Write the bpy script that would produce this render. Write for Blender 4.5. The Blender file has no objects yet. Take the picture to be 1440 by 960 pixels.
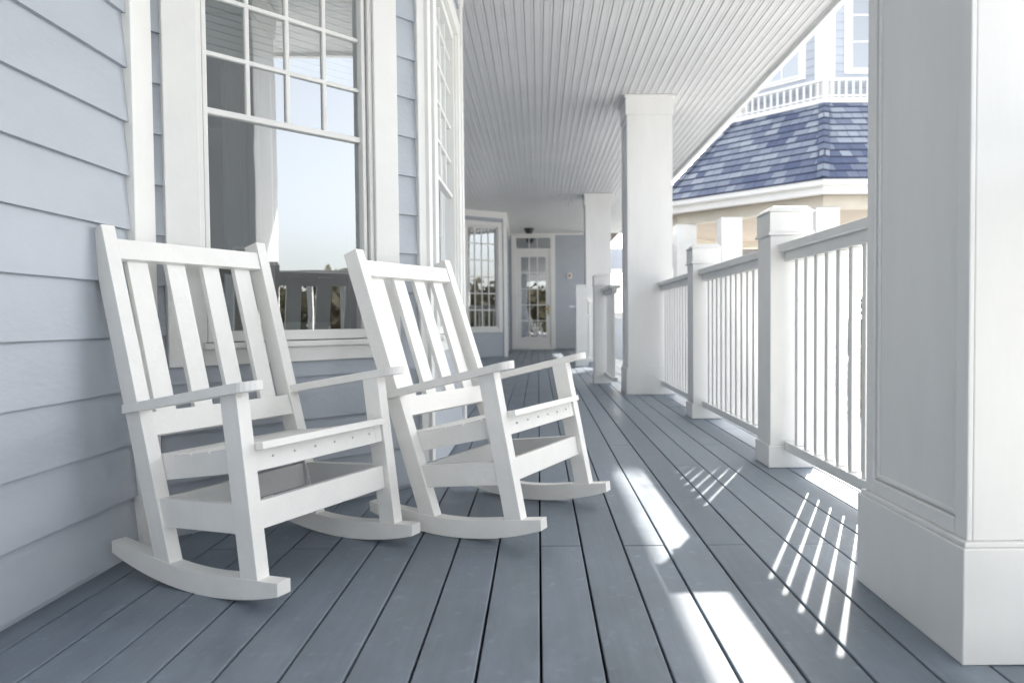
import bpy, math, random
from mathutils import Vector, Matrix
random.seed(7)
scene=bpy.context.scene
CH=2.92      # ceiling height

# ---------------------------------------------------------------- materials
def newmat(name):
    m=bpy.data.materials.new(name); m.use_nodes=True
    nt=m.node_tree; b=nt.nodes['Principled BSDF']
    return m,nt,b
def paint(name,col,rough=.45,var=.06,scale=3.0,bump=.04,bscale=60,stretch=(1,1,1)):
    m,nt,b=newmat(name); N=nt.nodes; L=nt.links
    tc=N.new('ShaderNodeTexCoord'); mp=N.new('ShaderNodeMapping'); mp.inputs['Scale'].default_value=stretch
    L.new(tc.outputs['Object'],mp.inputs['Vector'])
    n=N.new('ShaderNodeTexNoise'); n.inputs['Scale'].default_value=scale; n.inputs['Detail'].default_value=6; n.inputs['Roughness'].default_value=.65
    L.new(mp.outputs[0],n.inputs['Vector'])
    r=N.new('ShaderNodeMapRange'); r.inputs['From Min'].default_value=.3; r.inputs['From Max'].default_value=.7
    r.inputs['To Min'].default_value=1-var; r.inputs['To Max'].default_value=1+var
    L.new(n.outputs['Fac'],r.inputs['Value'])
    mx=N.new('ShaderNodeVectorMath'); mx.operation='SCALE'; mx.inputs[0].default_value=col[:3]
    L.new(r.outputs[0],mx.inputs['Scale']); L.new(mx.outputs[0],b.inputs['Base Color'])
    r2=N.new('ShaderNodeMapRange'); r2.inputs['To Min'].default_value=rough-.1; r2.inputs['To Max'].default_value=rough+.1
    L.new(n.outputs['Fac'],r2.inputs['Value']); L.new(r2.outputs[0],b.inputs['Roughness'])
    n2=N.new('ShaderNodeTexNoise'); n2.inputs['Scale'].default_value=bscale; n2.inputs['Detail'].default_value=3
    L.new(mp.outputs[0],n2.inputs['Vector'])
    bp=N.new('ShaderNodeBump'); bp.inputs['Strength'].default_value=bump; bp.inputs['Distance'].default_value=.01
    L.new(n2.outputs['Fac'],bp.inputs['Height']); L.new(bp.outputs[0],b.inputs['Normal'])
    return m
WHITE=paint('white_paint',(.81,.81,.79),.42,.035,4,.05,50)
COLW=paint('column_white_paint',(.80,.80,.785),.42,.045,2.5,.06,22,(1.6,1.6,.35))
CHAIRW=paint('chair_white_polymer',(.86,.85,.82),.45,.035,9,.08,90)
CEIL=paint('ceiling_paint',(.65,.66,.66),.38,.05,2,.03,40)
SIDING=paint('blue_siding',(.445,.48,.53),.5,.05,2.5,.14,30,(1,1,2.2))
GROUND=paint('pale_concrete',(.66,.645,.62),.9,.14,.6,.3,12)
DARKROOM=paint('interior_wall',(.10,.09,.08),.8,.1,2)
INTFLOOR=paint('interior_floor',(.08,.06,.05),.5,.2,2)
CURTAIN=paint('curtain_fabric',(.40,.41,.39),.9,.05,5)
BLIND=paint('window_blind',(.62,.62,.61),.6,.03,5)
DARK=paint('dark_metal',(.03,.03,.035),.4,.1,5)
BRASS=paint('brass',(.45,.30,.10),.3,.1,5)
RED=paint('red_plastic',(.35,.03,.03),.4,.05,5)
SCREW=paint('screw_cap_grey',(.62,.62,.61),.4,.05,5)
BROWN=paint('brown_roof_shingles',(.10,.07,.055),.85,.25,3,.3,10)
CREAM=paint('cream_stucco',(.62,.58,.50),.8,.06,2)
SOFFIT=paint('tan_soffit',(.36,.31,.25),.7,.08,2)
GREYW=paint('grey_shingle_wall',(.17,.16,.15),.85,.25,2,.3,14)
SUB=paint('under_deck_shade',(.012,.012,.014),.9,.1,2)  # near-black colour standing in for the shade beneath the deck

def deckmat():
    m,nt,b=newmat('painted_deck_boards'); N=nt.nodes; L=nt.links
    tc=N.new('ShaderNodeTexCoord'); sp=N.new('ShaderNodeSeparateXYZ'); L.new(tc.outputs['Object'],sp.inputs[0])
    d=N.new('ShaderNodeMath'); d.operation='DIVIDE'; d.inputs[1].default_value=.136; L.new(sp.outputs['X'],d.inputs[0])
    fl=N.new('ShaderNodeMath'); fl.operation='FLOOR'; L.new(d.outputs[0],fl.inputs[0])
    wn=N.new('ShaderNodeTexWhiteNoise'); wn.noise_dimensions='1D'; L.new(fl.outputs[0],wn.inputs['W'])
    mp=N.new('ShaderNodeMapping'); mp.inputs['Scale'].default_value=(38,1.8,1); L.new(tc.outputs['Object'],mp.inputs['Vector'])
    g=N.new('ShaderNodeTexNoise'); g.inputs['Scale'].default_value=1.5; g.inputs['Detail'].default_value=8; g.inputs['Roughness'].default_value=.7
    L.new(mp.outputs[0],g.inputs['Vector'])
    mp2=N.new('ShaderNodeMapping'); mp2.inputs['Scale'].default_value=(2,1.0,1); L.new(tc.outputs['Object'],mp2.inputs['Vector'])
    p=N.new('ShaderNodeTexNoise'); p.inputs['Scale'].default_value=2.6; p.inputs['Detail'].default_value=9; p.inputs['Roughness'].default_value=.72
    L.new(mp2.outputs[0],p.inputs['Vector'])
    sc=N.new('ShaderNodeTexNoise'); sc.inputs['Scale'].default_value=22; sc.inputs['Detail'].default_value=5; L.new(tc.outputs['Object'],sc.inputs['Vector'])
    def mr(src,a,bb,f0=.3,f1=.7):
        r=N.new('ShaderNodeMapRange'); r.inputs['From Min'].default_value=f0; r.inputs['From Max'].default_value=f1
        r.inputs['To Min'].default_value=a; r.inputs['To Max'].default_value=bb; L.new(src,r.inputs['Value']); return r.outputs[0]
    def mul(a,bb):
        k=N.new('ShaderNodeMath'); k.operation='MULTIPLY'; L.new(a,k.inputs[0]); L.new(bb,k.inputs[1]); return k.outputs[0]
    f=mul(mul(mr(wn.outputs['Value'],.90,1.10,0,1),mr(g.outputs['Fac'],.93,1.07)),mr(p.outputs['Fac'],.72,1.24))
    f=mul(f,mr(sc.outputs['Fac'],1.0,1.28,.60,.74))
    mx=N.new('ShaderNodeVectorMath'); mx.operation='SCALE'; mx.inputs[0].default_value=(.186,.222,.265)
    L.new(f,mx.inputs['Scale']); L.new(mx.outputs[0],b.inputs['Base Color'])
    L.new(mr(p.outputs['Fac'],.30,.55),b.inputs['Roughness'])
    bp=N.new('ShaderNodeBump'); bp.inputs['Strength'].default_value=.13; bp.inputs['Distance'].default_value=.004
    L.new(g.outputs['Fac'],bp.inputs['Height']); L.new(bp.outputs[0],b.inputs['Normal'])
    return m
DECK=deckmat()
def glassmat():
    m=bpy.data.materials.new('window_glass'); m.use_nodes=True; nt=m.node_tree; N=nt.nodes; L=nt.links
    N.remove(N['Principled BSDF']); out=N['Material Output']
    t=N.new('ShaderNodeBsdfTransparent'); t.inputs[0].default_value=(.72,.77,.76,1)
    g=N.new('ShaderNodeBsdfGlossy'); g.inputs['Roughness'].default_value=.0; g.inputs[0].default_value=(.95,.98,1,1)
    fr=N.new('ShaderNodeFresnel'); fr.inputs['IOR'].default_value=1.5
    k=N.new('ShaderNodeMath'); k.operation='MULTIPLY_ADD'; k.inputs[1].default_value=1.6; k.inputs[2].default_value=.32; k.use_clamp=True
    L.new(fr.outputs[0],k.inputs[0]); mx=N.new('ShaderNodeMixShader'); L.new(k.outputs[0],mx.inputs[0]); L.new(t.outputs[0],mx.inputs[1]); L.new(g.outputs[0],mx.inputs[2])
    tc=N.new('ShaderNodeTexCoord'); n=N.new('ShaderNodeTexNoise'); n.inputs['Scale'].default_value=2.2; L.new(tc.outputs['Object'],n.inputs['Vector'])
    bp=N.new('ShaderNodeBump'); bp.inputs['Strength'].default_value=.05; bp.inputs['Distance'].default_value=.02; L.new(n.outputs['Fac'],bp.inputs['Height']); L.new(bp.outputs[0],g.inputs['Normal'])
    L.new(mx.outputs[0],out.inputs['Surface'])
    return m
GLASS=glassmat()
def shinglemat():
    m,nt,b=newmat('blue_shingles'); N=nt.nodes; L=nt.links
    uv=N.new('ShaderNodeTexCoord')
    br=N.new('ShaderNodeTexBrick'); br.inputs['Scale'].default_value=1; br.inputs['Brick Width'].default_value=.30; br.inputs['Row Height'].default_value=.14
    br.inputs['Mortar Size'].default_value=.005; br.inputs['Color1'].default_value=(.085,.11,.185,1); br.inputs['Color2'].default_value=(.38,.41,.45,1)
    br.inputs['Mortar'].default_value=(.04,.05,.09,1); br.offset=.37; br.squash=.7; br.squash_frequency=3
    L.new(uv.outputs['UV'],br.inputs['Vector'])
    n=N.new('ShaderNodeTexNoise'); n.inputs['Scale'].default_value=3.5; n.inputs['Detail'].default_value=5; L.new(uv.outputs['UV'],n.inputs['Vector'])
    mx=N.new('ShaderNodeMix'); mx.data_type='RGBA'; mx.blend_type='MULTIPLY'; mx.inputs['Factor'].default_value=.4
    rr=N.new('ShaderNodeValToRGB'); rr.color_ramp.elements[0].position=.35; rr.color_ramp.elements[0].color=(.55,.6,.75,1); rr.color_ramp.elements[1].position=.65; rr.color_ramp.elements[1].color=(1.0,1.0,1.0,1)
    L.new(n.outputs['Fac'],rr.inputs[0]); L.new(br.outputs['Color'],mx.inputs['A']); L.new(rr.outputs[0],mx.inputs['B'])
    L.new(mx.outputs['Result'],b.inputs['Base Color']); b.inputs['Roughness'].default_value=.85
    return m
SHINGLE=shinglemat()
def leafmat(name,c1,c2):
    m,nt,b=newmat(name); N=nt.nodes; L=nt.links
    tc=N.new('ShaderNodeTexCoord'); n=N.new('ShaderNodeTexNoise'); n.inputs['Scale'].default_value=1.3; n.inputs['Detail'].default_value=5
    L.new(tc.outputs['Object'],n.inputs['Vector']); r=N.new('ShaderNodeValToRGB'); r.color_ramp.elements[0].position=.35; r.color_ramp.elements[1].position=.65
    r.color_ramp.elements[0].color=(*c1,1); r.color_ramp.elements[1].color=(*c2,1); L.new(n.outputs['Fac'],r.inputs[0]); L.new(r.outputs[0],b.inputs['Base Color']); b.inputs['Roughness'].default_value=.8
    return m
LEAF=leafmat('tree_foliage',(.04,.035,.02),(.09,.08,.045))
DRY=leafmat('dry_foliage',(.10,.07,.04),(.28,.20,.12))

# ---------------------------------------------------------------- mesh builder
class MB:
    def __init__(s): s.v=[]; s.f=[]; s.m=[]; s.mats=[]; s.uv=[]
    def mi(s,m):
        if m not in s.mats: s.mats.append(m)
        return s.mats.index(m)
    def poly(s,pts,m,uv=None):
        i=len(s.v); s.v+= [tuple(p) for p in pts]; s.f.append(tuple(range(i,i+len(pts)))); s.m.append(s.mi(m)); s.uv.append(uv)
    def hexa(s,p,m):   # p: 8 pts bottom 0-3, top 4-7
        i=len(s.v); s.v+=[tuple(q) for q in p]; k=s.mi(m)
        for f in ((0,3,2,1),(4,5,6,7),(0,1,5,4),(1,2,6,5),(2,3,7,6),(3,0,4,7)):
            s.f.append(tuple(i+a for a in f)); s.m.append(k); s.uv.append(None)
    def box(s,x0,x1,y0,y1,z0,z1,m):
        s.hexa([(x0,y0,z0),(x1,y0,z0),(x1,y1,z0),(x0,y1,z0),(x0,y0,z1),(x1,y0,z1),(x1,y1,z1),(x0,y1,z1)],m)
    def prism(s,a,b,m):  # two equal polygons
        i=len(s.v); n=len(a); s.v+=[tuple(q) for q in a]+[tuple(q) for q in b]; k=s.mi(m)
        s.f.append(tuple(i+j for j in range(n))[::-1]); s.m.append(k); s.uv.append(None)
        s.f.append(tuple(i+n+j for j in range(n))); s.m.append(k); s.uv.append(None)
        for j in range(n):
            j2=(j+1)%n; s.f.append((i+j,i+j2,i+n+j2,i+n+j)); s.m.append(k); s.uv.append(None)
    def obj(s,name,parent=None,bevel=0,seg=2,fix=True):
        me=bpy.data.meshes.new(name); me.from_pydata(s.v,[],s.f)
        for m in s.mats: me.materials.append(m)
        for p,k in zip(me.polygons,s.m): p.material_index=k
        if any(u for u in s.uv):
            ul=me.uv_layers.new(name='UVMap')
            for p,u in zip(me.polygons,s.uv):
                if u:
                    for li,c in zip(p.loop_indices,u): ul.data[li].uv=c
        if fix:
            import bmesh
            bm=bmesh.new(); bm.from_mesh(me); bmesh.ops.recalc_face_normals(bm,faces=bm.faces); bm.to_mesh(me); bm.free()
        o=bpy.data.objects.new(name,me); scene.collection.objects.link(o)
        if parent: o.parent=parent
        if bevel:
            b=o.modifiers.new('b','BEVEL'); b.width=bevel; b.segments=seg; b.limit_method='ANGLE'; b.angle_limit=math.radians(40)
            b.harden_normals=False
        return o
def empty(name):
    o=bpy.data.objects.new(name,None); scene.collection.objects.link(o); return o

class Wall:
    def __init__(s,p0,p1):
        s.p=Vector(p0); d=Vector(p1)-s.p; s.L=d.length; s.d=d/s.L; s.n=Vector((s.d.y,-s.d.x))
    def pt(s,a,z,o): q=s.p+s.d*a+s.n*o; return (q.x,q.y,z)
    def box(s,mb,s0,s1,z0,z1,d0,d1,m):
        mb.hexa([s.pt(s0,z0,d1),s.pt(s1,z0,d1),s.pt(s1,z0,d0),s.pt(s0,z0,d0),s.pt(s0,z1,d1),s.pt(s1,z1,d1),s.pt(s1,z1,d0),s.pt(s0,z1,d0)],m)
    def siding(s,mb,z0,z1,ops=(),c=.17,m=None,s0=0,s1=None):
        m=m or SIDING; s1=s.L if s1 is None else s1
        k=0
        while z0+k*c<z1-1e-4:
            zb=z0+k*c; zt=min(zb+c,z1); k+=1
            cuts=sorted({zb,zt}|{z for o in ops for z in (o[2],o[3]) if zb<z<zt})
            for a,b in zip(cuts,cuts[1:]):
                mid=(a+b)/2; iv=[(s0,s1)]
                for o in ops:
                    if o[2]<mid<o[3]:
                        nv=[]
                        for u,v in iv:
                            if o[1]<=u or o[0]>=v: nv.append((u,v)); continue
                            if o[0]>u: nv.append((u,o[0]))
                            if o[1]<v: nv.append((o[1],v))
                        iv=nv
                fa=.015*(1-(a-zb)/c)+.002; fb=.015*(1-(b-zb)/c)+.002
                for u,v in iv:
                    mb.hexa([s.pt(u,a,fa),s.pt(v,a,fa),s.pt(v,a,-.03),s.pt(u,a,-.03),s.pt(u,b,fb),s.pt(v,b,fb),s.pt(v,b,-.03),s.pt(u,b,-.03)],m)
    def window(s,mb,gl,s0,s1,z0,z1,cas=.11,fr=.04,vb=3,hb=(),meet=None,vb_from=None,sill=.08,bar=.016):
        a,b,c,d=s0-fr,s1+fr,z0-fr,z1+fr
        W=WHITE
        s.box(mb,a-cas,a,c-sill,d+cas,-.04,.032,W); s.box(mb,b,b+cas,c-sill,d+cas,-.04,.032,W)
        s.box(mb,a,b,d,d+cas,-.04,.030,W); s.box(mb,a,b,c-sill,c-.022,-.04,.030,W)
        s.box(mb,a-.0,b+.0,c-.022,c,-.05,.048,W)
        s.box(mb,a+.001,a+fr*.45,c+.001,d-.001,-.07,.018,W); s.box(mb,b-fr*.45,b-.001,c+.001,d-.001,-.07,.018,W)
        s.box(mb,a+fr*.6,s0,c+.002,d-.002,-.07,.004,W); s.box(mb,s1,b-fr*.6,c+.002,d-.002,-.07,.004,W)
        s.box(mb,a+fr*.45,a+fr*.6,c+.003,d-.003,-.06,-.02,DARK); s.box(mb,b-fr*.6,b-fr*.45,c+.003,d-.003,-.06,-.02,DARK)
        s.box(mb,a+fr*.6,b-fr*.6,z1,d-.003,-.07,.003,W); s.box(mb,a+fr*.6,b-fr*.6,c+.003,z0,-.07,.003,W)
        zb=z0 if vb_from is None else vb_from
        for i in range(vb):
            x=s0+(s1-s0)*(i+1)/(vb+1); s.box(mb,x-bar/2,x+bar/2,zb,z1,-.036,-.018,W)
        for z in hb: s.box(mb,s0,s1,z-bar/2,z+bar/2,-.035,-.017,W)
        if meet: s.box(mb,s0,s1,meet-.011,meet+.011,-.045,-.010,W)
        gl.poly([s.pt(s0,z0,-.03),s.pt(s1,z0,-.03),s.pt(s1,z1,-.03),s.pt(s0,z1,-.03)],GLASS)
        return (a-cas+.004,b+cas-.004,c-sill+.004,d+cas-.004)

# ================================================================= HOUSE
house=empty('blue_clapboard_house')
sid=MB(); trim=MB(); gl=MB()
A=(-1.31,2.41); B=(-.507,3.229); C=(-.507,4.72); D=(-1.45,5.60); E=(-1.49,13.9); F=(-.65,14.5); G=(-.74,18.0)
W1=Wall((-1.31,-4),A); W2=Wall(A,B); W3=Wall(B,C); W4=Wall(C,D); W5=Wall(D,E); W6=Wall(E,F); W7=Wall(F,G); W8=Wall(G,(1.55,18.0)); W9=Wall((1.55,18.0),(1.55,24)); W10=Wall((1.55,24),(4.3,24))
HB=(1.707,1.914,2.121,2.328); SZ=-.152
W1.siding(sid,SZ,CH); W1.box(trim,W1.L-.135,W1.L-.012,0,CH,-.03,.030,WHITE)
op=W2.window(trim,gl,.200,.828,.71,2.45,cas=.115,fr=.042,vb=3,hb=HB,meet=1.50,vb_from=1.50)
W2.siding(sid,SZ,CH,[op]); W2.box(trim,1.095,W2.L+.012,0,CH,-.03,.028,WHITE)
op=W3.window(trim,gl,.27,1.15,.71,2.45,cas=.10,fr=.042,vb=3,hb=HB,meet=1.50,vb_from=1.50)
W3.siding(sid,SZ,CH,[op]); W3.box(trim,-.03,.055,0,CH,-.03,.027,WHITE); W3.box(trim,W3.L-.09,W3.L+.02,0,CH,-.03,.027,WHITE)
W4.siding(sid,SZ,CH); W5.siding(sid,SZ,CH)
op=W6.window(trim,gl,.16,.80,.62,2.58,cas=.09,fr=.04,vb=3,hb=(.95,1.28,1.61,1.94,2.27),bar=.022)
W6.siding(sid,SZ,CH,[op]); W6.box(trim,W6.L-.07,W6.L+.02,0,CH,-.03,.03,WHITE); W7.box(trim,-.02,.08,0,CH,-.03,.028,WHITE)
W7.siding(sid,SZ,CH)
dop=(.10,1.16,0,2.86)
W8.siding(sid,SZ,CH,[dop]); W8.box(trim,W8.L-.14,W8.L,0,CH,-.03,.03,WHITE)
for a,b in((.08,.20),(1.06,1.18)): W8.box(trim,a,b,.0,2.87,-.05,.035,WHITE)
W8.box(trim,.20,1.06,2.81,2.87,-.05,.033,WHITE); W8.box(trim,.20,1.06,2.47,2.54,-.05,.033,WHITE)
W8.box(trim,.20,1.06,0,.05,-.05,.06,WHITE)
s0,s1=.20,1.06
W8.box(trim,s0,s0+.12,.05,2.47,-.05,.0,WHITE); W8.box(trim,s1-.12,s1,.05,2.47,-.05,.0,WHITE)
W8.box(trim,s0+.12,s1-.12,.05,.32,-.05,-.002,WHITE); W8.box(trim,s0+.12,s1-.12,2.33,2.47,-.05,-.002,WHITE)
for i in (1,2): x=s0+.12+.62*i/3; W8.box(trim,x-.013,x+.013,.32,2.33,-.04,-.012,WHITE)
for i in (1,2,3,4): z=.32+2.01*i/5; W8.box(trim,s0+.12,s1-.12,z-.013,z+.013,-.038,-.010,WHITE)
for i in (1,2): x=s0+.12+.62*i/3; W8.box(trim,x-.01,x+.01,2.54,2.81,-.04,-.012,WHITE)
gl.poly([W8.pt(s0+.12,.32,-.025),W8.pt(s1-.12,.32,-.025),W8.pt(s1-.12,2.33,-.025),W8.pt(s0+.12,2.33,-.025)],GLASS)
gl.poly([W8.pt(s0,2.54,-.025),W8.pt(s1,2.54,-.025),W8.pt(s1,2.81,-.025),W8.pt(s0,2.81,-.025)],GLASS)
W8.box(trim,s1-.08,s1-.04,.88,1.12,.0,.015,BRASS); W8.box(trim,s1-.16,s1-.05,1.0,1.03,.02,.045,BRASS)
W9.siding(sid,-.6,CH); 
op=W10.window(trim,gl,.8,1.9,.9,2.3,vb=3,hb=(1.3,1.7)); W10.siding(sid,-.6,CH+.2,[op])
for w in (W1,W2,W3,W4,W5,W6,W7): w.box(trim,0,w.L,CH-.13,CH-.002,.0,.036,WHITE)
W8.box(trim,0,W8.L,CH-.045,CH-.002,.0,.036,WHITE)
sid.obj('siding',house); trim.obj('trim_windows_and_door',house,.0035,2); gl.obj('glass',house,fix=False)
# interior
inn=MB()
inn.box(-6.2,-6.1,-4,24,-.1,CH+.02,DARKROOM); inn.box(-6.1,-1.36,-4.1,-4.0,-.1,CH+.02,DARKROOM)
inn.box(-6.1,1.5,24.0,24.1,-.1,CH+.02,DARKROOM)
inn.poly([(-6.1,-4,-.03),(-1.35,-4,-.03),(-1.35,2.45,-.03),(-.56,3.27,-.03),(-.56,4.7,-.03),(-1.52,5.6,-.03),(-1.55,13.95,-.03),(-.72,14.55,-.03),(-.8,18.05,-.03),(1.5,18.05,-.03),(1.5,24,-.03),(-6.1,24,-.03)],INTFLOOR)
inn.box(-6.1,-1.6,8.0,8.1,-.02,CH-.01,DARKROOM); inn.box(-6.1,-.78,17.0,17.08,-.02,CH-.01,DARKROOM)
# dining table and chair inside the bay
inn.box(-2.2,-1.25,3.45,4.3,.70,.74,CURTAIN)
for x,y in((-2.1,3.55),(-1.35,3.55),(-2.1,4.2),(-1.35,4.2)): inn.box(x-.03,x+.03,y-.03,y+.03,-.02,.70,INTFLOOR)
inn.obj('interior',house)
cur=MB()
def curtain(w,sa,sb,z0,z1,off,m):
    n=40; pts=[]
    for i in range(n+1):
        a=sa+(sb-sa)*i/n; pts.append((a,off+.03*math.sin(i*1.15)))
    for (a,o),(b,o2) in zip(pts,pts[1:]): cur.poly([w.pt(a,z0,o),w.pt(b,z0,o2),w.pt(b,z1,o2),w.pt(a,z1,o)],m)
curtain(W2,.33,.52,.25,2.6,-.20,CURTAIN)
curtain(W3,.75,1.2,.25,2.6,-.2,CURTAIN)
z=1.74
while z<2.5:
    W2.box(cur,.16,.85,z,z+.022,-.10,-.085,BLIND); W3.box(cur,.25,1.18,z,z+.022,-.10,-.085,BLIND); z+=.027
cur.obj('curtains_and_blinds',house,fix=False)

# ================================================================= DECK
deck=MB(); pitch=.136; gap=.006
def deckboards(xa,xb,ya,yb):
    i0=math.floor(xa/pitch)
    for i in range(i0,math.ceil(xb/pitch)):
        x0=max(i*pitch+gap/2,xa); x1=min((i+1)*pitch-gap/2,xb)
        if x1-x0<.02: continue
        rnd=random.Random(i*13+5)
        js=[ya]; y=ya+ (6.31-0 if i%2==0 else 3.9)+ (0 if i%2==0 else rnd.choice([-.6,0,.6]))
        while y<yb-.4: js.append(y); y+=3.66 if i%2==0 else 4.27
        js.append(yb)
        for a,b in zip(js,js[1:]): deck.box(x0,x1,a+.0015,b-.0015,-.03+rnd.uniform(-.0006,.0006),rnd.uniform(-.0008,.0008),DECK)
deckboards(-1.33,1.44,-4,18.0)
deckO=deck.obj('porch_deck',None,.003,2)
sk=MB(); sk.box(-1.6,1.41,-4,18,-.12,-.05,SUB); sk.box(1.415,1.45,-4,18,-.60,-.032,WHITE)  # first box: dark sheet painting the shade seen through board gaps; then white fascia
sk.box(-1.6,1.41,-4.03,-4.0,-.6,-.03,WHITE)
o=sk.obj('deck_skirt_and_gap_shade',deckO)

# ================================================================= CEILING
cl=MB(); x=-1.6
while x<2.06:
    cl.box(x+.002,x+.045,-4,18.05,CH,CH+.02,CEIL); cl.box(x+.047,x+.067,-4,18.05,CH+.001,CH+.02,CEIL); x+=.069
clO=cl.obj('porch_ceiling',None,.0022,1)
rf=MB(); rf.box(-6.3,2.11,-4.2,18.1,CH+.025,CH+.07,CEIL)
rf.box(-6.3,1.6,18.1,24.3,CH+.025,CH+.07,CEIL)
rf.box(2.075,2.125,-4.2,18.1,CH-.03,CH+.022,WHITE); rf.box(2.125,2.155,-4.2,18.1,CH-.0,CH+.08,WHITE)
rf.hexa([(2.15,-4.3,CH+.072),(2.15,24.3,CH+.072),(-6.3,24.3,CH+.072),(-6.3,-4.3,CH+.072),(2.15,-4.3,CH+.09),(2.15,24.3,CH+.09),(-6.3,24.3,CH+2.6),(-6.3,-4.3,CH+2.6)],BROWN)
rf.obj('porch_roof',clO,.004,1)

# ================================================================= COLUMNS
def column(x0,y0,w=.445,wy=None):
    wy=wy or w; WHITE=COLW
    mb=MB(); x1=x0+w; y1=y0+wy; i=.016
    mb.box(x0,x1,y0,y1,0.001,.25,WHITE)                       # plinth
    mb.box(x0+.006,x1-.006,y0+.006,y1-.006,.25,.262,WHITE)
    sx0,sx1,sy0,sy1=x0+i,x1-i,y0+i,y1-i
    t=.012
    mb.box(sx0+t,sx1-t,sy0+t,sy1-t,.262,CH-.01,WHITE)
    for (ax,bx,ay,by,n) in ((sx0,sx0+t,sy0,sy1,'x'),(sx1-t,sx1,sy0,sy1,'x'),(sx0+t,sx1-t,sy0,sy0+t,'y'),(sx0+t,sx1-t,sy1-t,sy1,'y')):
        st=.045
        if n=='x':
            mb.box(ax,bx,ay,ay+st,.262,CH-.19,WHITE); mb.box(ax,bx,by-st,by,.262,CH-.19,WHITE)
            mb.box(ax,bx,ay+st,by-st,.262,.30,WHITE); mb.box(ax,bx,ay+st,by-st,CH-.26,CH-.19,WHITE)
            cx0,cx1=(ax+.005,bx+.002) if ax<x0+w/2 else (ax-.002,bx-.005)
            mb.box(cx0,cx1,ay+st+.004,ay+st+.016,.304,CH-.264,WHITE); mb.box(cx0,cx1,by-st-.016,by-st-.004,.304,CH-.264,WHITE)
            mb.box(cx0,cx1,ay+st+.016,by-st-.016,.304,.316,WHITE)
        else:
            mb.box(ax,bx,ay,by,.262,CH-.19,WHITE)
    mb.box(x0+.003,x1-.003,y0+.003,y1-.003,CH-.19,CH-.02,WHITE)
    mb.box(x0-.012,x1+.012,y0-.012,y1+.012,CH-.025,CH-.001,WHITE)
    mb.obj('porch_column',None,.003,2)
column(.893,1.485,.445,.50); column(.865,6.98,.475); column(.82,12.4,.475); column(.893,-4.0)

# ================================================================= RAILINGS
def post(x0,y0,w=.21,h=1.29):
    mb=MB(); mb.box(x0-.006,x0+w+.006,y0-.006,y0+w+.006,.001,.11,WHITE); mb.box(x0+.004,x0+w-.004,y0+.004,y0+w-.004,.11,h-.145,WHITE)
    mb.box(x0-.008,x0+w+.008,y0-.008,y0+w+.008,h-.145,h-.13,WHITE)
    mb.box(x0,x0+w,y0,y0+w,h-.13,h-.03,WHITE)
    c=.012
    mb.hexa([(x0-c,y0-c,h-.03),(x0+w+c,y0-c,h-.03),(x0+w+c,y0+w+c,h-.03),(x0-c,y0+w+c,h-.03),(x0+.02,y0+.02,h),(x0+w-.02,y0+.02,h),(x0+w-.02,y0+w-.02,h),(x0+.02,y0+w-.02,h)],WHITE)
    mb.obj('railing_post',None,.003,2)
def railing(y0,y1,xc=1.245,x_end=None,top=1.10):
    mb=MB(); mb.box(xc-.065,xc+.065,y0,y1,top-.035,top,WHITE); mb.box(xc-.03,xc+.03,y0,y1,top-.085,top-.035,WHITE)
    mb.box(xc-.03,xc+.03,y0,y1,.085,.13,WHITE)
    n=max(1,round((y1-y0)/.118)-1)
    for i in range(n):
        y=y0+(y1-y0)*(i+1)/(n+1); mb.box(xc-.018,xc+.018,y-.018,y+.018,.13,top-.085,WHITE)
    mb.obj('porch_railing',None,.004,2)
for y in (3.5,5.25,-.25,-2.0): post(1.14,y)
for a,b in ((1.98,3.504),(3.706,5.254),(5.456,7.0),(-.044,1.50),(-1.794,-.246),(-3.56,-1.996),(12.87,17.97)): railing(a,b)
post(.645,8.22,.19,1.27); railing(7.455,8.224,.80,top=1.10)
post(.60,11.3,.19,1.30); railing(11.49,12.42,.84,top=1.10)
hr=MB(); hr.box(.50,.60,11.35,11.39,.93,.965,WHITE); hr.box(.835,2.4,8.3,8.34,.78,.82,WHITE); hr.box(.79,2.4,11.36,11.40,.78,.82,WHITE)
hr.obj('stair_handrail',None,.008,3)
st=MB()
for i in range(3): st.box(1.45+.3*i,1.75+.3*i,8.4,11.3,-.6,-.15-.15*i,WHITE)
st.obj('porch_steps',None,.004)

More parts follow.
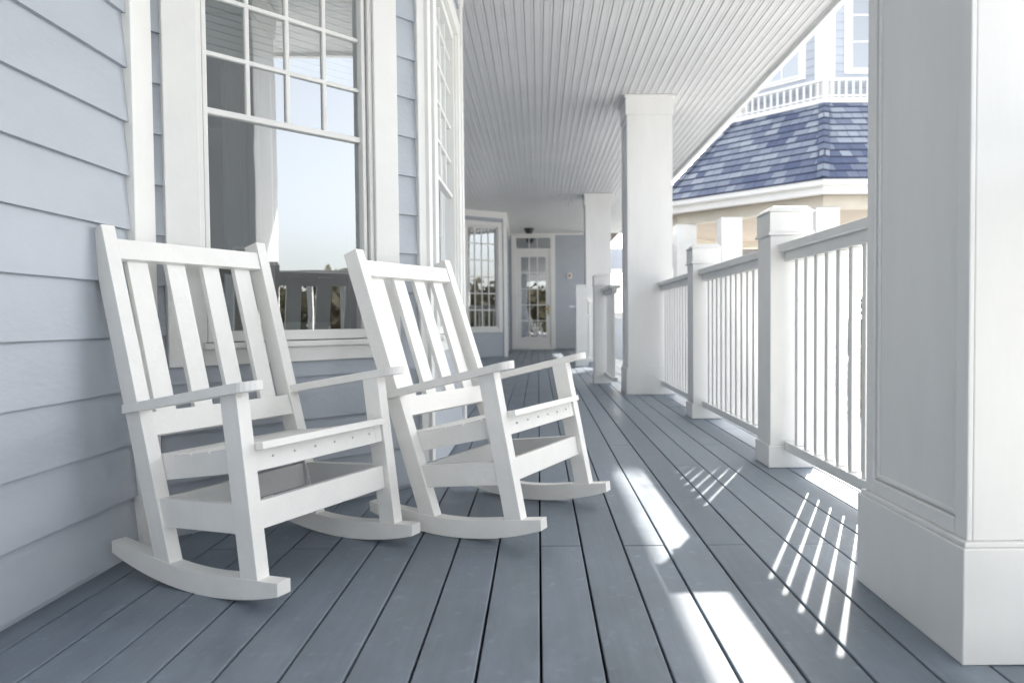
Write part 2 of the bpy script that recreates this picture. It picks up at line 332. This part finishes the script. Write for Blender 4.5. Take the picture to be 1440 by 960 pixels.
# ================================================================= CHAIR
def chair(pos,ang,tilt=0,bb=.57):
    mb=MB(); M=CHAIRW
    def beam(x0,x1,p,q,t,m=M,ext=0):
        (b0,z0),(b1,z1)=p,q; d=Vector((b1-b0,z1-z0)); d.normalize(); n=Vector((-d.y,d.x))*t/2
        c=[(b0-n.x,z0-n.y),(b0+n.x,z0+n.y),(b1+n.x,z1+n.y),(b1-n.x,z1-n.y)]
        mb.prism([(x0,a,b) for a,b in c],[(x1,a,b) for a,b in c],m)
    LX=.2835; hw=.0225
    R=1.1; bc=.20
    for sx in(-1,1):
        low=[];up=[]
        b_front,b_back=-.10,bb
        for i in range(25):
            t=i/24; b=b_front+(b_back-b_front)*t; e=min(t,1-t)
            z=R-math.sqrt(R*R-(b-bc)**2); th=.062-.026*max(0,1-e/.28)**1.5
            low.append((b,z)); up.append((b,z+th))
        c=low+up[::-1]; x0,x1=sx*LX-hw*1.0,sx*LX+hw*1.0
        mb.prism([(x0,a,b) for a,b in c],[(x1,a,b) for a,b in c],M)
        h2=hw*.92
        beam(sx*LX-h2,sx*LX+h2,(0.0,.045),(.07,.568),.062)      # front leg
        beam(sx*LX-h2,sx*LX+h2,(.340,.045),(.612,1.024),.062)   # back post
        beam(sx*.245-.016,sx*.245+.016,(.02,.375),(.435,.310),.06)  # seat rail
        beam(sx*LX-.0140,sx*LX+.014,(.04,.222),(.36,.205),.078)  # side stretcher
        xc=sx*.298; pl=[]; w=.040
        for k in range(9):
            a=math.pi*k/8; pl.append((xc+w*math.cos(a),-.005-w*.7*math.sin(a)))
        for k in range(7):
            a=math.pi+math.pi*k/6; pl.append((xc+(w*.72)*math.cos(a),.47-w*.5*math.sin(a)))
        def az(b): return .592-.165*(b+.03)
        mb.prism([(x,b,az(b)-.026) for x,b in pl],[(x,b,az(b)) for x,b in pl],M)
    sx=.261
    beam(-sx,sx,(.571,.930),(.588,.990),.026)       # top bar
    beam(-sx,sx,(.428,.412),(.450,.478),.028)      # lower back bar
    for k in range(4):
        xc=-.261+.522*(k+.5)/4+(0)
        beam(xc-.033,xc+.033,(.454,.415),(.600,.968),.018)
    def sz(b): t=(b)/.43; return .418-.115*t+.045*t*t
    b=-.022
    for k in range(6):
        b2=b+.066
        if k==0: beam(-.261,.261,(b+.012,sz(b)-.008),(b2,sz(b2)),.02)
        else: beam(-.2605,.2605,(b,sz(b)),(b2,sz(b2)),.02)
        b=b2+.008
    beam(-.261,.261,(.030,.342),(.040,.404),.028)      # front apron
    for k in range(6):
        x=-.20+.08*k
        mb.prism([(x+.0035*math.cos(a*math.pi/4),.0212,.377+.0035*math.sin(a*math.pi/4)) for a in range(8)],[(x+.0035*math.cos(a*math.pi/4),.0165,.377+.0035*math.sin(a*math.pi/4)) for a in range(8)],SCREW)
    beam(-.261,.261,(.022,.188),(.030,.262),.028)      # front lower stretcher
    beam(-.261,.261,(.375,.165),(.385,.240),.028)      # rear stretcher
    beam(-.261,.261,(.43,.30),(.44,.355),.028)
    rc=empty('rocking_chair')
    o=mb.obj('frame_and_slats',rc,.0055,3)
    mw=Matrix.Translation(Vector((pos[0],pos[1],0)))@Matrix.Rotation(math.radians(ang),4,'Z')@Matrix.Translation((0,bc+R*math.radians(tilt),R))@Matrix.Rotation(-math.radians(tilt),4,'X')@Matrix.Translation((0,-bc,-R))
    rc.matrix_world=mw
chair((-.6215,2.105),63.5,0)
chair((.057,2.575),63,4.0,.60)

# ================================================================= small porch things
cf=MB()
def ngon(cx,cy,r,z,n=20): return [(cx+r*math.cos(2*math.pi*i/n),cy+r*math.sin(2*math.pi*i/n),z) for i in range(n)]
cf.prism(ngon(-.2,17,.12,CH-.03),ngon(-.2,17,.12,CH),DARK); cf.prism(ngon(-.2,17,.07,CH-.12),ngon(-.2,17,.11,CH-.03),DARK)
cf.obj('ceiling_light')
fa=MB(); W8.box(fa,1.48,1.60,1.78,1.92,.02,.05,WHITE); W8.box(fa,1.515,1.565,1.82,1.88,.05,.07,RED); fa.obj('fire_alarm_bell',None,.006)
pl=MB(); pl.prism(ngon(-.62,8.4,.09,0.002),ngon(-.62,8.4,.12,.14),DARK); pl.obj('small_floor_planter')

# ================================================================= ROTUNDA
rot=empty('rotunda_building')
cx,cy=7.0,17.35
def oc(r,z,k): a=math.radians(-112.5+45*k-0); return (cx+r*math.cos(a),cy+r*math.sin(a),z)
def ring(mb,r0,r1,z0,z1,m):
    for k in range(8):
        mb.hexa([oc(r1,z0,k),oc(r1,z0,k+1),oc(r0,z0,k+1),oc(r0,z0,k),oc(r1,z1,k),oc(r1,z1,k+1),oc(r0,z1,k+1),oc(r0,z1,k)],m)
t=MB()
ring(t,4.55,4.70,3.16,3.28,WHITE); ring(t,4.40,4.55,3.02,3.24,WHITE); ring(t,3.6,4.40,3.03,3.08,SOFFIT)
ring(t,3.95,4.22,2.80,3.03,CREAM); ring(t,.2,3.95,2.98,3.03,SOFFIT)
ring(t,2.2,2.78,5.16,5.26,WHITE)
ring(t,2.66,2.74,5.62,5.68,WHITE); ring(t,2.67,2.73,5.30,5.34,WHITE)
for k in range(8):
    a=Vector(oc(2.70,0,k)); b=Vector(oc(2.70,0,k+1)); 
    n=14
    for i in range(n):
        p=a.lerp(b,i/n); w=.05 if i==0 else .022; t.box(p.x-w,p.x+w,p.y-w,p.y+w,5.26,5.74 if i==0 else 5.62,WHITE)
for k in range(8):
    p=oc(4.05,0,k); t.box(p[0]-.22,p[0]+.22,p[1]-.22,p[1]+.22,-.6,2.80,WHITE)
t.box(3.75,4.18,14.55,14.98,-.6,2.80,WHITE)
t.obj('eaves_columns_and_balcony',rot,.006,1)
sh=MB(); NC=12; r0,r1,z0,z1=4.72,2.70,3.26,5.20
for k in range(8):
    for c in range(NC):
        ra=r0+(r1-r0)*c/NC; rb=r0+(r1-r0)*(c+1)/NC; za=z0+(z1-z0)*c/NC; zb=z0+(z1-z0)*(c+1)/NC
        la=(Vector(oc(ra,0,k))-Vector(oc(ra,0,k+1))).length/2; lb=(Vector(oc(rb,0,k))-Vector(oc(rb,0,k+1))).length/2
        v0=c*.14; up=.024
        off=k*5.3
        sh.poly([oc(ra,za+up,k),oc(ra,za+up,k+1),oc(rb,zb,k+1),oc(rb,zb,k)],SHINGLE,[(off-la,v0),(off+la,v0),(off+lb,v0+.1399),(off-lb,v0+.1399)])
        sh.poly([oc(ra,za-.005,k),oc(ra,za-.005,k+1),oc(ra,za+up,k+1),oc(ra,za+up,k)],SHINGLE,[(off-la,v0+.001),(off+la,v0+.001),(off+la,v0+.002),(off-la,v0+.002)])
for k in range(8):
    for c in range(NC):
        a=Vector(oc(r0+(r1-r0)*c/NC+.012,z0+(z1-z0)*c/NC+.05,k)); b=Vector(oc(r0+(r1-r0)*(c+1)/NC+.005,z0+(z1-z0)*(c+1)/NC+.026,k))
        d=Vector((-(a.y-cy),a.x-cx,0)).normalized()*.11; dn=Vector((0,0,-.03))
        sh.poly([a-d+dn,a,b,b-d+dn],SHINGLE,[(c*.9,c*.14+.02),(c*.9+.1,c*.14+.02),(c*.9+.1,c*.14+.1),(c*.9,c*.14+.1)])
        sh.poly([a,a+d+dn,b+d+dn,b],SHINGLE,[(c*.9,c*.14+.02),(c*.9+.1,c*.14+.02),(c*.9+.1,c*.14+.1),(c*.9,c*.14+.1)])
sh.obj('shingle_roof',rot,fix=False)
us=MB(); ut=MB(); ug=MB(); TOP=8.75
for k in range(8):
    w=Wall(oc(2.5,0,k)[:2],oc(2.5,0,k+1)[:2])
    ww=w.window(ut,ug,.58,1.33,5.95,8.1,cas=.13,fr=.05,vb=1,hb=(6.5,7.05,7.6),bar=.03)
    w.siding(us,5.2,TOP,[ww]); w.box(ut,-.02,.2,5.2,TOP,-.03,.04,WHITE); w.box(ut,w.L-.2,w.L+.02,5.2,TOP,-.03,.038,WHITE)
us.obj('upper_siding',rot); ug.obj('upper_glass',rot,fix=False)
ring(ut,2.3,2.95,TOP,TOP+.14,WHITE)
ut.obj('upper_trim',rot,.004,1)
tr=MB()
for k in range(8): tr.poly([oc(3.0,TOP+.13,k),oc(3.0,TOP+.13,k+1),(cx,cy,TOP+1.7)],SHINGLE,[(0,0),(2,0),(1,2)])
for k in range(8): tr.poly([oc(2.4,TOP-.5,k+1),oc(2.4,TOP-.5,k),(cx,cy,TOP-.5)],DARKROOM)
for k in range(8): tr.poly([oc(1.6,5.2,k+1),oc(1.6,5.2,k),oc(1.6,TOP-.5,k),oc(1.6,TOP-.5,k+1)],DARKROOM)
tr.obj('upper_roof',rot,fix=False)

# ================================================================= DISTANT HOUSE
dh=MB(); dh.box(9,24,60,70,-.6,3.0,CREAM); dh.box(8.98,24.02,59.98,70.02,3.0,5.4,GREYW)
dh.prism([(8.2,59.2,5.4),(24.8,59.2,5.4),(24.8,70.8,5.4),(8.2,70.8,5.4)],[(12.5,64,8.8),(20.5,64,8.8),(20.5,66,8.8),(12.5,66,8.8)],BROWN)
dh.prism([(14,58.5,5.0),(19,58.5,5.0),(16.5,58.5,7.8)],[(14,64,5.0),(19,64,5.0),(16.5,64,7.8)],GREYW)
for x in (10,12.6,15.9,19.4,21.8):
    dh.box(x,x+1.3,59.88,59.96,3.4,4.9,DARK); dh.box(x-.12,x+1.42,59.92,59.97,3.3,5.0,WHITE)
dh.obj('distant_house')

# ================================================================= GROUND, PLANTS
g=MB(); S=900
g.poly([(-S,-S,-.6),(S,-S,-.6),(S,S,-.6),(-S,S,-.6)],GROUND); g.obj('ground',fix=False)
def foliage(name,clumps,leaf,n,m):
    mb=MB()
    for (x,y,z,rx,rz) in clumps:
        for _ in range(n):
            a=random.uniform(0,2*math.pi); c=random.uniform(-1,1); q=math.sqrt(1-c*c); r=random.uniform(.55,1.05)
            p=Vector((x+rx*r*q*math.cos(a),y+rx*r*q*math.sin(a),z+rz*r*c))
            u=Vector((random.gauss(0,1),random.gauss(0,1),random.gauss(0,1))).normalized(); v=u.orthogonal().normalized()
            l=leaf*random.uniform(.6,1.3)
            mb.poly([p-u*l,p+v*l*.6,p+u*l,p-v*l*.6],m)
    return mb.obj(name,None,fix=False)
cl_=[]
for i in range(100):
    a=math.radians(random.uniform(-100,5)); d=random.uniform(44,60)
    h=random.uniform(1.9,3.5); cl_.append((d*math.cos(a),d*math.sin(a),-.6+h*.8,random.uniform(2,4),h))
foliage('distant_trees',cl_,.6,130,LEAF)
foliage('dry_shrub',[(4.35,9.6,.1,.35,.7),(4.6,9.9,.5,.3,.6),(4.5,9.4,-.2,.4,.5)],.06,420,DRY)

# ================================================================= LIGHT
el=math.radians(35.6); az=Vector((.44,.90)).normalized()
sd=Vector((az.x*math.cos(el),az.y*math.cos(el),math.sin(el)))
sun=bpy.data.lights.new('sun','SUN'); sun.energy=9.5; sun.angle=math.radians(.6); sun.color=(1,.965,.91)
so=bpy.data.objects.new('sun',sun); scene.collection.objects.link(so); so.rotation_euler=sd.to_track_quat('Z','Y').to_euler()
w=bpy.data.worlds.new('World'); scene.world=w; w.use_nodes=True; nt=w.node_tree
sky=nt.nodes.new('ShaderNodeTexSky'); sky.sky_type='NISHITA'; sky.sun_disc=False; sky.sun_elevation=el; sky.sun_rotation=math.atan2(az.x,az.y)
sky.dust_density=2.5; sky.air_density=1.0
hs=nt.nodes.new('ShaderNodeHueSaturation'); hs.inputs['Saturation'].default_value=.27
nt.links.new(sky.outputs[0],hs.inputs['Color']); bg=nt.nodes['Background']; nt.links.new(hs.outputs[0],bg.inputs['Color']); bg.inputs['Strength'].default_value=.61

# ================================================================= CAMERA
cam=bpy.data.cameras.new('camera'); co=bpy.data.objects.new('camera',cam); scene.collection.objects.link(co)
cam.lens=25; cam.sensor_width=36; cam.shift_x=-.0257; cam.clip_start=.05; cam.clip_end=3000
cam.dof.use_dof=True; cam.dof.focus_distance=2.3; cam.dof.aperture_fstop=3.5
co.matrix_world=Matrix.Translation((0,0,.74))@Matrix.Rotation(math.radians(90-1.72),4,'X')@Matrix.Rotation(math.radians(-.5),4,'Z')
scene.camera=co
scene.view_settings.view_transform='Standard'; scene.view_settings.look='None'; scene.view_settings.exposure=0
